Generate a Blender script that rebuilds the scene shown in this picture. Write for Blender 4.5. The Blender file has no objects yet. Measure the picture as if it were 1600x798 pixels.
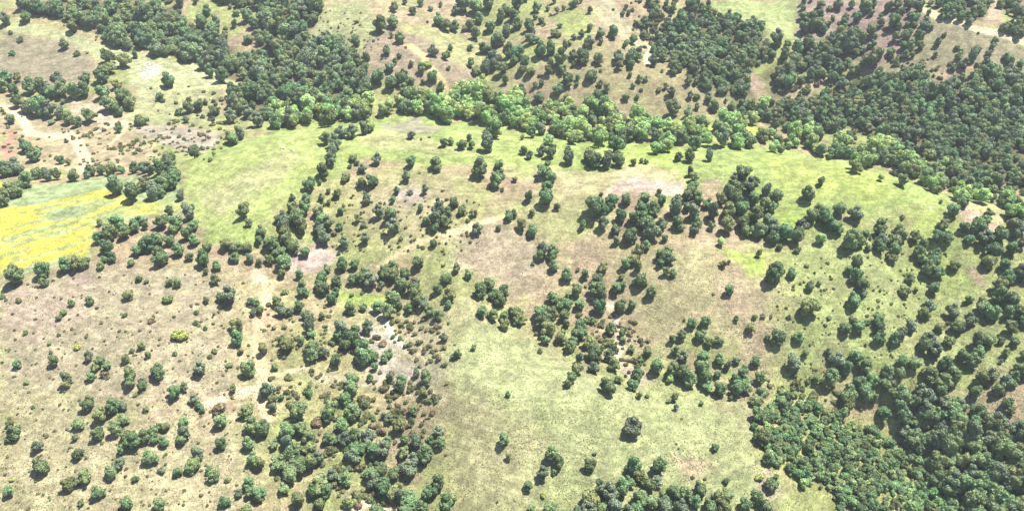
import bpy, math, random
import numpy as np
from mathutils import Vector
random.seed(7)
RNG = np.random.default_rng(11)
D = bpy.data
SC = bpy.context.scene
COL = SC.collection

# ---------------------------------------------------------------- camera, world, sun, exposure
PITCH = math.radians(27.0)
F = 1300.0
CU, CV = 800.0, 399.0
CAMZ = 200.0
cam = D.cameras.new('camera'); cam.sensor_fit = 'HORIZONTAL'; cam.sensor_width = 36.0
cam.lens = F / 1600 * 36; cam.clip_start = 1.0; cam.clip_end = 20000
camo = D.objects.new('camera', cam); COL.objects.link(camo)
camo.location = (0, 0, CAMZ); camo.rotation_euler = (math.pi / 2 - PITCH, 0, 0)
SC.camera = camo

SUN_EL = math.radians(70); SUN_AZ = math.radians(80)      # azimuth clockwise from +Y (away from the camera)
w = D.worlds.new('World'); SC.world = w; w.use_nodes = True
nt = w.node_tree; bg = nt.nodes['Background']
sky = nt.nodes.new('ShaderNodeTexSky'); sky.sky_type = 'NISHITA'; sky.sun_disc = False
sky.sun_elevation = SUN_EL; sky.sun_rotation = SUN_AZ
nt.links.new(sky.outputs[0], bg.inputs[0]); bg.inputs[1].default_value = 0.065
sun = D.lights.new('sun', 'SUN'); sun.energy = 5.0; sun.angle = math.radians(0.5); sun.color = (1.0, 0.95, 0.88)
suno = D.objects.new('sun', sun); COL.objects.link(suno)
sd = Vector((math.sin(SUN_AZ) * math.cos(SUN_EL), math.cos(SUN_AZ) * math.cos(SUN_EL), math.sin(SUN_EL)))
suno.rotation_euler = sd.to_track_quat('Z', 'Y').to_euler(); suno.location = (0, 200, 400)
vs = SC.view_settings
vs.view_transform = 'Standard'; vs.look = 'None'; vs.exposure = 1.58; vs.gamma = 1.0
SC.cycles.max_bounces = 5; SC.cycles.diffuse_bounces = 2; SC.cycles.transmission_bounces = 2
SC.cycles.transparent_max_bounces = 4; SC.cycles.volume_bounces = 0

# ---------------------------------------------------------------- helpers
cp, sp = math.cos(PITCH), math.sin(PITCH)
def ray_dirs(u, v):
    a = (np.asarray(u, float) - CU) / F; b = (CV - np.asarray(v, float)) / F
    return np.stack([a, cp + b * sp, -sp + b * cp], -1)
def project(x, y, z):
    dep = y * cp + (CAMZ - z) * sp
    up = y * sp - (CAMZ - z) * cp
    return CU + F * x / dep, CV - F * up / dep, dep

def hash2(ix, iy, s):
    h = (ix * 374761393 + iy * 668265263 + s * 974634777) & 0xffffffff
    h = ((h ^ (h >> 13)) * 1274126177) & 0xffffffff
    return ((h ^ (h >> 16)) & 0xffff) / 65535.0
def vnoise(x, y, s=0):
    ix = np.floor(x).astype(np.int64); iy = np.floor(y).astype(np.int64)
    fx = x - ix; fy = y - iy
    fx = fx * fx * (3 - 2 * fx); fy = fy * fy * (3 - 2 * fy)
    a = hash2(ix, iy, s); b = hash2(ix + 1, iy, s); c = hash2(ix, iy + 1, s); d = hash2(ix + 1, iy + 1, s)
    return (a + (b - a) * fx) * (1 - fy) + (c + (d - c) * fx) * fy
def fbm(x, y, s=0, n=4):
    t = 0; a = 0.5
    for k in range(n):
        t = t + a * (vnoise(x, y, s + k) * 2 - 1); x = x * 2.03 + 5.1; y = y * 2.03 + 1.7; a *= 0.5
    return t
def smooth(e0, e1, x):
    t = np.clip((x - e0) / (e1 - e0), 0, 1); return t * t * (3 - 2 * t)

# ---------------------------------------------------------------- terrain heights
CP_VIS = """
0,798,-2 200,798,-1 380,798,-5 560,798,-7 660,798,-8 800,798,-2 950,798,1 1100,798,-3 1250,798,-10 1400,798,-17 1500,798,-23 1600,798,-18
0,700,7 200,700,8 400,700,4 540,700,1 620,700,2 720,700,7 900,700,11 1080,700,9 1250,700,1 1350,700,-7 1415,700,-15 1500,700,-4 1600,700,3
0,600,17 200,600,19 330,600,17 410,600,13 520,600,15 640,600,16 760,600,24 900,600,22 980,600,13 1080,600,11 1200,600,9 1300,600,10 1400,600,12 1500,600,14 1600,600,20
1250,650,3 1340,650,-2 1450,650,2 1550,650,9
0,500,28 200,500,30 340,500,28 410,500,24 520,500,25 640,500,27 720,500,32 790,500,26 860,500,25 960,500,23 1100,500,31 1250,500,32 1400,500,29 1600,500,33
700,450,37 780,460,32 860,560,18 930,560,18 600,560,20 420,560,17 410,640,9 480,560,21
0,430,37 160,430,39 330,430,38 420,430,34 550,430,34 660,430,37 740,430,40 850,430,37 1000,430,39 1150,430,43 1350,430,42 1480,430,40 1600,430,44
0,360,47 140,360,47 300,360,48 400,365,50 470,380,42 560,360,47 700,360,50 850,360,49 1000,360,51 1150,360,50 1300,360,52 1450,360,54 1600,370,51
0,300,50 150,300,51 280,300,53 380,300,58 470,300,58 560,300,56 700,300,60 850,300,60 1000,300,62 1150,300,62 1300,300,63 1500,310,60
300,250,60 400,250,64 500,250,66 700,250,67 900,250,67 1050,250,67 1200,250,67 1350,265,66
430,212,65 600,215,69 800,220,68 600,188,68 850,213,68 1050,234,68 1200,236,67 1400,278,64 1590,333,58 720,196,68 500,200,67
60,265,47 200,265,48 30,210,48 130,200,50 280,225,48 200,165,56 60,140,62 0,100,70 200,120,67 350,130,62 0,30,90 200,30,88 120,70,77 300,80,71 400,60,78
450,140,59 500,170,50 400,180,52 330,190,50 600,150,56 600,100,71 600,40,87 480,80,73 700,110,68 700,30,87 760,60,75 760,120,60 700,165,49 850,170,49 850,100,72 900,40,89 960,0,100
1000,100,72 1020,60,78 1000,180,49 1100,130,64 1150,80,79 1150,20,93 1200,170,49 1300,120,66 1300,50,86 1400,0,100 1400,100,73 1400,180,52 1500,230,45 1590,270,41 1550,150,66 1600,80,86 1440,12,100 1600,62,92
1520,38,98 500,0,98 300,0,97 100,0,100 750,0,96 1250,0,99 1050,0,99 1600,0,105
"""
def relief(z): return 45 + (z - 45) * (0.95 if z > 45 else 0.74)
pts = []
for t in CP_VIS.split():
    u, v, z = map(float, t.split(',')); z = relief(z)
    d = ray_dirs(u, v); k = (CAMZ - z) / -d[2]; pts.append((d[0] * k, d[1] * k, z))
for u, v, z0, dy, z in ((600,182,68,38,46),(720,190,68,40,45),(850,210,68,42,45),(1050,232,68,45,43),(1200,232,67,45,42),
                        (1400,275,64,45,38),(1590,330,58,40,35),(300,250,60,36,47),(430,205,65,38,48),(1500,300,61,45,37),(950,222,68,42,44),(1300,250,66,45,40),(500,195,67,38,48)):
    z0 = relief(z0); z = relief(z)
    d = ray_dirs(u, v); k = (CAMZ - z0) / -d[2]; pts.append((d[0] * k, d[1] * k + dy, z))
for x, y, z in ((-260,730,88),(0,730,88),(260,730,92),(-470,640,82),(470,640,88),(-480,480,60),(480,420,50),(-420,300,38),(420,250,26),
                (-200,100,0),(0,90,-4),(200,90,-8),(-330,180,16),(330,160,6)):
    pts.append((x, y, z))
P = np.array(pts)
MQ = 14.0
def kern(dx, dy): return np.sqrt(dx * dx + dy * dy + MQ * MQ)
A = kern(P[:, None, 0] - P[None, :, 0], P[:, None, 1] - P[None, :, 1])
zm = P[:, 2].mean()
W = np.linalg.solve(A - np.eye(len(P)) * 1.5, P[:, 2] - zm)

def far_hills(x, y):
    return 70 + 70 * fbm(x / 420 + 3, y / 420 + 8, 90, 4) + 0.05 * np.maximum(y - 600, 0) - 0.25 * np.maximum(150 - y, 0) * smooth(1500, 300, np.abs(x))
def height(x, y):
    z = np.full(x.shape, zm)
    for (px, py, _), wk in zip(P, W):
        z += wk * kern(x - px, y - py)
    inside = smooth(560, 400, np.abs(x)) * smooth(860, 720, y) * smooth(40, 120, y)
    z = z * inside + far_hills(x, y) * (1 - inside) if inside.min() < 1 else z
    rough = 0.25 + 0.75 * smooth(-0.1, 0.25, fbm(x / 90, y / 90, 55, 2))
    z = z + 1.5 * fbm(x / 26, y / 26, 5, 3) * rough + 0.30 * fbm(x / 5, y / 5, 21, 3) * rough
    return z

def axis(a0, a1, b0, b1, step):
    mid = np.arange(b0, b1 + 1e-6, step)
    def grow(n0, n1, s):
        out = []; p = n0; st = step
        while (p - n1) * s < 0:
            st = min(st * 1.18, 90); p += s * st; out.append(p)
        return out
    return np.array(grow(b0, a0, -1)[::-1] + list(mid) + grow(b1, a1, 1))
GX = axis(-3000, 3000, -440, 440, 0.95)
GY = axis(-1500, 4500, 150, 700, 0.95)
X, Y = np.meshgrid(GX, GY)
# heavy kernel sum on a coarser fine-grid, then exact noise: evaluate in row blocks
Z = np.empty_like(X)
cx = np.unique(np.concatenate([GX[::4], GX[-1:]])); cy = np.unique(np.concatenate([GY[::4], GY[-1:]]))
CXg, CYg = np.meshgrid(cx, cy)
def base_height(x, y):
    z = np.full(x.shape, zm)
    for (px, py, _), wk in zip(P, W): z += wk * kern(x - px, y - py)
    inside = smooth(560, 400, np.abs(x)) * smooth(860, 720, y) * smooth(40, 120, y)
    return z * inside + far_hills(x, y) * (1 - inside)
CB = base_height(CXg, CYg)
def bilin(gx, gy, G, x, y):
    i = np.clip(np.searchsorted(gx, x) - 1, 0, len(gx) - 2); j = np.clip(np.searchsorted(gy, y) - 1, 0, len(gy) - 2)
    fx = np.clip((x - gx[i]) / (gx[i + 1] - gx[i]), 0, 1); fy = np.clip((y - gy[j]) / (gy[j + 1] - gy[j]), 0, 1)
    return (G[j, i] * (1 - fx) + G[j, i + 1] * fx) * (1 - fy) + (G[j + 1, i] * (1 - fx) + G[j + 1, i + 1] * fx) * fy
Z = bilin(cx, cy, CB, X, Y)
rough = 0.15 + 0.85 * smooth(-0.1, 0.25, fbm(X / 90, Y / 90, 55, 2))
pu, pv, _ = project(X, Y, Z)
flat = smooth(300, 250, pv) * smooth(165, 215, pv) * smooth(250, 320, pu)      # the smooth plateau
rough *= 1 - 0.8 * flat
hilly = smooth(215, 165, pv) * smooth(620, 500, np.abs(X))
Z += 14.0 * fbm(X / 60, Y / 130, 41, 2) * hilly
Z += 6.5 * fbm(X / 42, Y / 130, 61, 2) * smooth(285, 360, pv) * smooth(-40, 20, 2000 - np.abs(X))
Z += 2.6 * fbm(X / 24, Y / 24, 5, 3) * rough + 0.5 * fbm(X / 5, Y / 5, 21, 3) * rough + 0.10 * fbm(X / 1.7, Y / 1.7, 31, 2)

def ground(x, y): return bilin(GX, GY, Z, np.asarray(x, float), np.asarray(y, float))
def cast(u, v):
    """where rays through photo points meet the ground"""
    d = ray_dirs(u, v); n = len(d)
    t = np.full(n, 150.0); hit = np.zeros(n, bool); lo = t.copy()
    for k in range(1400):
        q = t[:, None] * d
        below = (CAMZ + q[:, 2]) < ground(q[:, 0], q[:, 1])
        new = below & ~hit; hit |= new
        adv = ~hit; lo[adv] = t[adv]; t[adv] += 0.8
        if hit.all(): break
    hi = t.copy()
    for k in range(8):
        m = (lo + hi) / 2; q = m[:, None] * d
        b = (CAMZ + q[:, 2]) < ground(q[:, 0], q[:, 1])
        hi = np.where(b, m, hi); lo = np.where(b, lo, m)
    q = hi[:, None] * d
    return q[:, 0], q[:, 1]

# ---------------------------------------------------------------- ground cover: real soil and sward colours, laid out on the map
def lin(c):
    c = np.array(c, float) / 255
    return np.where(c <= .04045, c / 12.92, ((c + .055) / 1.055) ** 2.4)
ALB = 0.40
BASE_K = 0.82
def alb(c): return lin(c) * ALB * BASE_K
WX = X + 8 * fbm(X / 18, Y / 18, 71, 4) + 1.6 * fbm(X / 2.5, Y / 2.5, 72, 2)
WY = Y + 8 * fbm(X / 18 + 40, Y / 18, 73, 4) + 1.6 * fbm(X / 2.5 + 9, Y / 2.5, 74, 2)
BARE = np.zeros_like(X)
def parse(s): return np.array([list(map(float, t.split(','))) for t in s.split()])
def topoly(s):
    p = parse(s); q = []
    for a, b in zip(p, np.roll(p, -1, 0)):
        n = max(1, int(np.hypot(*(b - a)) / 40))
        for k in range(n): q.append(a + (b - a) * k / n)
    q = np.array(q); x, y = cast(q[:, 0], q[:, 1]); return np.stack([x, y], 1)
def sdist(poly, x, y):
    ins = np.zeros(x.shape, bool); d2 = np.full(x.shape, 1e12)
    for a, b in zip(poly, np.roll(poly, -1, 0)):
        ex, ey = b - a
        if (a[1] != b[1]):
            c = ((a[1] > y) != (b[1] > y)) & (x < ex * (y - a[1]) / ey + a[0]); ins ^= c
        L = ex * ex + ey * ey + 1e-9
        t = np.clip(((x - a[0]) * ex + (y - a[1]) * ey) / L, 0, 1)
        d2 = np.minimum(d2, (x - a[0] - t * ex) ** 2 + (y - a[1] - t * ey) ** 2)
    d = np.sqrt(d2); return np.where(ins, d, -d)
def box_of(p, m):
    i0, i1 = np.searchsorted(GX, [p[:, 0].min() - m, p[:, 0].max() + m]); j0, j1 = np.searchsorted(GY, [p[:, 1].min() - m, p[:, 1].max() + m])
    return slice(max(j0, 0), j1), slice(max(i0, 0), i1)
n1 = fbm(X / 40, Y / 40, 101, 4); n2 = fbm(X / 11, Y / 11, 111, 4); n3 = fbm(X / 2.6, Y / 2.6, 121, 3)
m = smooth(-0.3, 0.3, n1 + 0.7 * n2)[..., None]
RGB = alb((182, 190, 124)) * m + alb((204, 184, 150)) * (1 - m)
YMASK = np.zeros_like(X)
def paint(s, c, soft=3.0, op=1.0, noise=None):
    p = topoly(s); sl = box_of(p, 14)
    a = smooth(-soft, soft, sdist(p, WX[sl], WY[sl])) * op
    if noise is not None: a = a * noise[sl]; YMASK[sl] = np.maximum(YMASK[sl], a)
    RGB[sl] = RGB[sl] * (1 - a[..., None]) + alb(c) * a[..., None]
def spot(u, v, ru, rv, c, op=0.9, soft=2.0):
    s = ' '.join(f'{u + ru * math.cos(t):.1f},{v + rv * math.sin(t):.1f}' for t in np.linspace(0, 2 * math.pi, 9)[:-1])
    paint(s, c, soft, op)
def trail(s, c, wid, op=0.9, wob=1.0):
    q = parse(s); qq = []
    for a, b in zip(q[:-1], q[1:]):
        n = max(1, int(np.hypot(*(b - a)) / 15))
        for k in range(n): qq.append(a + (b - a) * k / n)
    qq.append(q[-1]); qq = np.array(qq); x, y = cast(qq[:, 0], qq[:, 1]); p = np.stack([x, y], 1)
    sl = box_of(p, wid + 8); gx = X[sl] + (WX[sl] - X[sl]) * .22 * wob; gy = Y[sl] + (WY[sl] - Y[sl]) * .22 * wob
    d2 = np.full(gx.shape, 1e12)
    for a, b in zip(p[:-1], p[1:]):
        e = b - a; t = np.clip(((gx - a[0]) * e[0] + (gy - a[1]) * e[1]) / (e @ e + 1e-9), 0, 1)
        d2 = np.minimum(d2, (gx - a[0] - t * e[0]) ** 2 + (gy - a[1] - t * e[1]) ** 2)
    a_ = smooth(wid * .5 + .7, wid * .5 - .5, np.sqrt(d2)) * op * (0.92 + 0.5 * n3[sl]).clip(0, 1)
    BARE[sl] = np.maximum(BARE[sl], a_)
    RGB[sl] = RGB[sl] * (1 - a_[..., None]) + lin(c) * ALB * 1.08 * a_[..., None]

FOREST = {
 'F1': ("25,0 45,12 60,22 105,30 130,40 175,62 200,72 240,80 290,92 325,107 360,119 400,128 400,85 372,84 350,50 310,45 285,25 250,12 225,0", 19),
 'F2': ("400,0 507,0 503,20 483,45 490,60 518,58 540,65 550,88 575,103 578,140 550,160 520,165 450,160 400,185 380,175 360,170 375,150 385,135 360,119 400,128 400,85", 20),
 'F3': ("1075,15 1098,0 1108,12 1101,27 1138,30 1161,33 1176,28 1191,50 1198,70 1200,85 1191,95 1176,107 1168,120 1171,142 1146,150 1126,147 1106,135 1088,118 1066,105 1040,92 1023,80 1028,67 1038,50 1056,30", 15),
 'F4': ("1247,75 1282,62 1330,58 1350,65 1348,85 1335,98 1320,110 1295,108 1255,105 1230,115 1237,135 1200,140 1200,118 1217,100 1232,88", 16),
 'F5': ("1225,165 1250,155 1300,148 1330,130 1345,118 1400,112 1440,118 1480,130 1500,125 1560,118 1600,125 1760,140 1760,380 1600,290 1560,277 1480,257 1420,237 1380,217 1340,197 1290,202 1240,205 1200,195 1200,150", 16),
 'F6': ("1455,0 1460,8 1480,20 1530,34 1535,20 1540,0", 14),
 'F7': ("1565,0 1572,14 1590,35 1560,42 1600,54 1600,0", 14),
 'F8': ("1418,693 1448,713 1466,753 1496,773 1526,798 1540,830 1750,830 1750,690 1600,680 1576,668 1561,648 1526,636 1496,630 1488,643 1471,645 1441,638 1425,648 1413,673", 25),
 'F9': ("540,180 620,165 700,165 790,175 800,190 860,200 1000,215 1190,212 1190,195 1100,190 1000,190 900,170 800,160 700,150 600,160", 20),
 'FA': ("505,-5 430,-5 225,-5 300,0 480,5", 16),
}
THICKET = "1180,640 1200,632 1230,622 1275,626 1313,648 1340,668 1375,680 1413,698 1445,718 1463,753 1495,783 1513,798 1320,798 1262,748 1238,735 1205,725 1180,690"
for k, (s, _) in FOREST.items():
    if k not in ('F9', 'FA'): paint(s, (128, 122, 88), 3, 0.85)
# far hills
paint("0,45 90,60 150,90 145,120 60,135 0,130", (176, 166, 138), 4)
paint("0,30 50,32 100,50 170,65 210,85 300,100 380,130 340,142 260,140 215,182 200,195 212,140 195,105 150,82 90,60 0,45", (206, 210, 158), 3)
paint("100,150 150,158 200,185 205,197 150,192 120,175", (230, 212, 182), 2)
spot(232, 112, 16, 12, (228, 228, 212), .6)
paint("0,150 60,160 120,190 210,205 240,240 200,262 140,265 0,262", (204, 188, 150), 4)
paint("0,205 15,203 17,240 0,252", (226, 176, 152), 1.5)
paint("205,196 262,190 330,205 345,235 300,245 240,225", (200, 186, 170), 3, .9)
paint("250,140 340,142 360,170 330,190 230,190 215,182", (188, 192, 140), 4)
paint("483,45 520,0 620,0 600,60 560,90 520,60", (190, 194, 142), 4)
paint("560,90 600,45 680,60 740,110 745,130 620,140 575,105", (188, 172, 144), 4)
paint("620,40 720,45 750,80 740,110 700,90 660,60", (196, 196, 140), 3)
trail("640,72 662,88 672,105 690,125 697,140", (232, 208, 152), 5)
paint("575,1 615,1 602,30 580,25", (208, 192, 150), 3)
paint("860,30 905,20 925,60 880,55", (190, 206, 120), 3, .7)
paint("905,0 960,0 985,35 1005,60 1005,75 960,55 930,40 925,10", (216, 206, 166), 4)
paint("900,70 1000,75 1080,110 1150,160 1130,185 900,160 860,110", (184, 174, 132), 5)
trail("1010,68 1018,78 1012,88 1010,100", (226, 210, 182), 4)
paint("1105,0 1250,0 1248,40 1235,60 1200,62 1190,45 1150,27 1110,25", (194, 206, 140), 3)
paint("1250,0 1440,0 1450,25 1420,70 1370,110 1330,60 1280,62 1240,70", (182, 160, 148), 4)
paint("1420,70 1450,25 1500,45 1600,70 1600,120 1500,125 1440,118 1380,110", (180, 172, 138), 4)
trail("1440,12 1455,20 1475,31 1500,38 1520,45 1560,54 1600,66", (238, 228, 188), 5)
trail("1475,118 1500,108 1530,104", (224, 178, 152), 2.5)
paint("1540,0 1562,0 1562,20 1548,34 1535,30", (206, 186, 158), 2)
paint("1240,120 1300,110 1320,125 1290,145 1245,150", (216, 190, 162), 3, .8)
spot(1180, 128, 18, 10, (208, 184, 160))
paint("560,150 640,150 700,160 680,175 600,170", (180, 192, 118), 3, .8)
paint("1060,200 1190,198 1195,212 1080,220", (204, 226, 104), 2)
# main hill
paint("285,250 420,205 500,193 600,177 720,188 850,207 1060,226 1200,230 1300,247 1400,272 1600,332 1560,352 1480,330 1400,320 1250,330 1180,290 1060,300 1000,290 860,272 760,260 560,255 500,290 440,320 400,370 330,380 300,330", (184, 202, 122), 3)
paint("290,262 430,212 505,205 500,265 440,320 380,345 310,345", (198, 211, 132), 4)
paint("300,300 380,270 440,240 480,240 440,280 350,330", (208, 206, 154), 4, .7)
paint("590,204 620,190 660,188 700,198 680,210", (188, 186, 152), 3)
paint("690,205 830,218 860,232 700,225", (200, 218, 134), 3)
paint("550,205 600,204 740,232 760,242 640,236 560,232", (206, 204, 150), 4, .8)
paint("900,220 1060,232 1070,252 1000,262 940,240", (192, 214, 118), 4)
paint("830,262 1040,262 1065,290 1060,308 1000,300 900,295 850,285", (218, 210, 160), 4)
paint("960,290 1030,285 1068,282 1066,308 1010,308 950,302", (234, 210, 194), 2, .9)
paint("1190,240 1340,258 1420,285 1340,310 1220,300", (194, 208, 120), 4)
paint("1215,322 1290,330 1280,350 1230,360 1215,345", (184, 214, 104), 4, .85)
paint("1480,300 1580,330 1560,350 1490,335", (212, 208, 152), 3)
paint("0,300 60,290 170,275 280,275 292,330 200,347 150,352 145,397 60,412 0,430", (184, 202, 146), 2)
# slopes
paint("0,430 160,408 300,418 400,425 405,560 380,650 200,640 0,610", (200, 188, 156), 6)
paint("0,440 60,440 130,460 120,500 60,530 0,520", (218, 196, 176), 6, .7)
paint("110,420 150,425 145,445 110,440", (220, 192, 184), 3, .7)
paint("0,600 200,640 380,650 400,798 0,798", (206, 196, 156), 8)
paint("200,620 300,600 350,640 330,680 220,670", (220, 200, 168), 5, .6)
paint("500,290 640,260 780,290 760,345 600,400 500,350", (196, 196, 136), 5)
paint("545,285 700,270 740,320 640,370 560,340", (206, 190, 156), 6, .6)
spot(637, 305, 26, 12, (220, 206, 196), .8, 4)
paint("720,365 790,345 860,370 880,440 800,450 720,430", (202, 188, 160), 6, .8)
paint("790,300 930,300 960,350 880,380 800,350", (198, 200, 142), 5, .8)
paint("470,370 505,375 525,400 500,430 465,420", (226, 202, 190), 2.5, .95)
paint("350,425 450,415 470,520 460,640 400,650 380,560", (208, 196, 148), 6, .8)
paint("480,430 640,420 700,500 690,600 600,640 480,620", (196, 186, 142), 7, .7)
paint("525,450 580,447 600,460 560,472 530,470", (190, 212, 116), 2.5)
paint("590,500 640,560 705,570 680,600 600,590 560,560 540,510", (216, 208, 190), 4, .85)
paint("620,490 690,500 690,560 640,550", (220, 206, 172), 4, .8)
paint("396,440 425,440 432,500 425,560 430,620 405,640 396,560 400,500", (214, 198, 162), 3, .7)
trail("400,425 412,450 415,480 408,510 405,550 414,590 408,612 420,650", (244, 216, 172), 4.0)
trail("412,440 404,420", (226, 206, 176), 3)
spot(428, 505, 16, 14, (226, 196, 160), .9, 3)
trail("592,412 625,395 660,375 700,364 740,352 790,338", (234, 214, 170), 2.4)
trail("690,373 715,368 745,355", (234, 214, 170), 2.2)
trail("580,480 600,500 618,530 640,545", (226, 220, 204), 2.5)
paint("690,470 740,488 850,542 950,592 1100,605 1172,640 1180,700 1210,760 1230,810 745,810 720,730 735,660 700,600 715,560", (188, 195, 140), 12)
paint("740,495 900,580 960,610 850,640 720,610 700,540", (196, 203, 148), 9)
paint("670,600 760,620 800,640 850,710 830,798 700,798 690,700", (202, 192, 148), 12, .7)
paint("1100,430 1200,430 1240,470 1200,560 1100,520", (206, 186, 156), 7, .8)
paint("1130,398 1195,400 1200,425 1170,425", (192, 216, 110), 3, .9)
paint("960,380 1120,380 1130,500 980,520", (192, 188, 140), 6, .7)
paint("1100,375 1200,385 1300,380 1290,392 1150,390", (214, 186, 162), 3, .7)
paint("1240,360 1520,350 1600,420 1560,600 1250,600 1220,470", (180, 192, 126), 9, .85)
paint("1500,330 1560,345 1540,362 1520,356", (234, 206, 186), 2)
spot(1510, 333, 10, 7, (230, 206, 180))
spot(1522, 428, 14, 12, (216, 184, 164), .8)
paint("1420,330 1490,345 1480,400 1500,440 1440,450", (194, 214, 116), 6, .6)
trail("950,470 962,495 966,520 970,545 962,555 980,568", (238, 214, 190), 2.2)
paint("960,555 1000,570 1010,590 970,590 940,560", (216, 196, 178), 3, .8)
paint("1060,720 1110,722 1100,752 1070,750", (224, 196, 168), 3, .85)
paint("1180,740 1215,735 1240,770 1200,790", (224, 200, 180), 3, .85)
spot(1235, 620, 16, 8, (220, 204, 178), .8)
trail("545,798 580,775 605,792", (236, 214, 182), 5)
trail("330,630 370,615 420,605", (234, 212, 180), 4)
spot(365, 632, 34, 9, (226, 196, 160), .7, 3)
trail("415,590 440,580 480,575", (224, 204, 170), 2)
trail("500,590 600,600 690,620", (220, 206, 180), 3, .6)
paint(THICKET, (186, 184, 120), 4, .9)
# dirt roads
trail("0,165 22,175 38,190 48,210 80,212 108,208 122,225 134,248 132,268", (236, 214, 178), 5.5, 1, .4)
trail("45,205 80,218 140,208 180,195 205,192", (230, 208, 172), 3.5, .9)
trail("205,192 185,215 165,235", (226, 214, 172), 2)
trail("70,258 110,266 150,268", (224, 186, 152), 4)
# crop rows and rapeseed in bloom
rows = fbm((X * .45 - Y * .89) / 2.2, (X * .89 + Y * .45) / 22, 151, 3)
bl = np.clip(smooth(-0.42, 0.30, n2 * .5 + n1 * .3 + 1.0 * rows + 0.08) * (.62 + .6 * n3 + .35), 0, 1)
YEL = (240, 230, 96)
paint("-10,325 70,318 130,305 150,300 190,308 230,316 275,316 292,322 288,330 240,336 200,338 170,348 152,352 145,372 60,380 0,385", YEL, 2, 1, bl)
paint("-10,392 60,378 110,370 148,366 142,392 100,398 60,402 0,422", YEL, 1.6, 1, np.clip(bl + .15, 0, 1))
paint("-10,280 11,281 12,300 -10,302", YEL, 1.5)

# fine mottling of the sward (tufts, litter, small bare spots)
mot = (1 + (0.16 * n2 + 0.50 * n3) * (1 - .75 * BARE))[..., None]
RGB *= np.clip(mot, .6, 1.5)
green = smooth(.05, .4, fbm(X / 5, Y / 5, 141, 3))[..., None] * .25
RGB = RGB * (1 - green) + RGB * np.array([.90, 1.06, .78]) * green
RGB = np.clip(RGB, 0.01, .8)

# ---------------------------------------------------------------- materials
def new_mat(name):
    mt = D.materials.new(name); mt.use_nodes = True
    return mt, mt.node_tree, mt.node_tree.nodes['Principled BSDF']
def ground_material():
    mt, t, b = new_mat('hillside_sward'); N = t.nodes; L = t.links
    at = N.new('ShaderNodeAttribute'); at.attribute_name = 'cover'
    tc = N.new('ShaderNodeTexCoord')
    mu = at.outputs['Color']
    for sc, lo, hi in ((0.7, .66, 1.26), (2.2, .66, 1.32)):
        n = N.new('ShaderNodeTexNoise'); n.inputs['Scale'].default_value = sc; n.inputs['Detail'].default_value = 3; n.inputs['Roughness'].default_value = .65
        L.new(tc.outputs['Object'], n.inputs['Vector'])
        r = N.new('ShaderNodeMapRange'); r.inputs[1].default_value = .3; r.inputs[2].default_value = .7; r.inputs[3].default_value = lo; r.inputs[4].default_value = hi
        L.new(n.outputs['Fac'], r.inputs[0])
        m_ = N.new('ShaderNodeVectorMath'); m_.operation = 'SCALE'; L.new(mu, m_.inputs[0]); L.new(r.outputs[0], m_.inputs['Scale']); mu = m_.outputs[0]
    mp = N.new('ShaderNodeMapping'); mp.inputs['Scale'].default_value = (.10, .10, 1.9); L.new(tc.outputs['Object'], mp.inputs['Vector'])
    n = N.new('ShaderNodeTexNoise'); n.inputs['Scale'].default_value = 1.0; n.inputs['Detail'].default_value = 4; n.inputs['Roughness'].default_value = .6
    L.new(mp.outputs[0], n.inputs['Vector'])       # cattle paths along the contour
    r = N.new('ShaderNodeMapRange'); r.inputs[1].default_value = .35; r.inputs[2].default_value = .65; r.inputs[3].default_value = .80; r.inputs[4].default_value = 1.14
    L.new(n.outputs['Fac'], r.inputs[0]); m_ = N.new('ShaderNodeVectorMath'); m_.operation = 'SCALE'; L.new(mu, m_.inputs[0]); L.new(r.outputs[0], m_.inputs['Scale']); mu = m_.outputs[0]
    L.new(mu, b.inputs['Base Color']); b.inputs['Roughness'].default_value = .95; b.inputs['Specular IOR Level'].default_value = .15
    n = N.new('ShaderNodeTexNoise'); n.inputs['Scale'].default_value = 1.6; n.inputs['Detail'].default_value = 4
    L.new(tc.outputs['Object'], n.inputs['Vector'])
    bp = N.new('ShaderNodeBump'); bp.inputs['Strength'].default_value = .55; bp.inputs['Distance'].default_value = .35
    L.new(n.outputs['Fac'], bp.inputs['Height']); L.new(bp.outputs[0], b.inputs['Normal'])
    return mt
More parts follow.
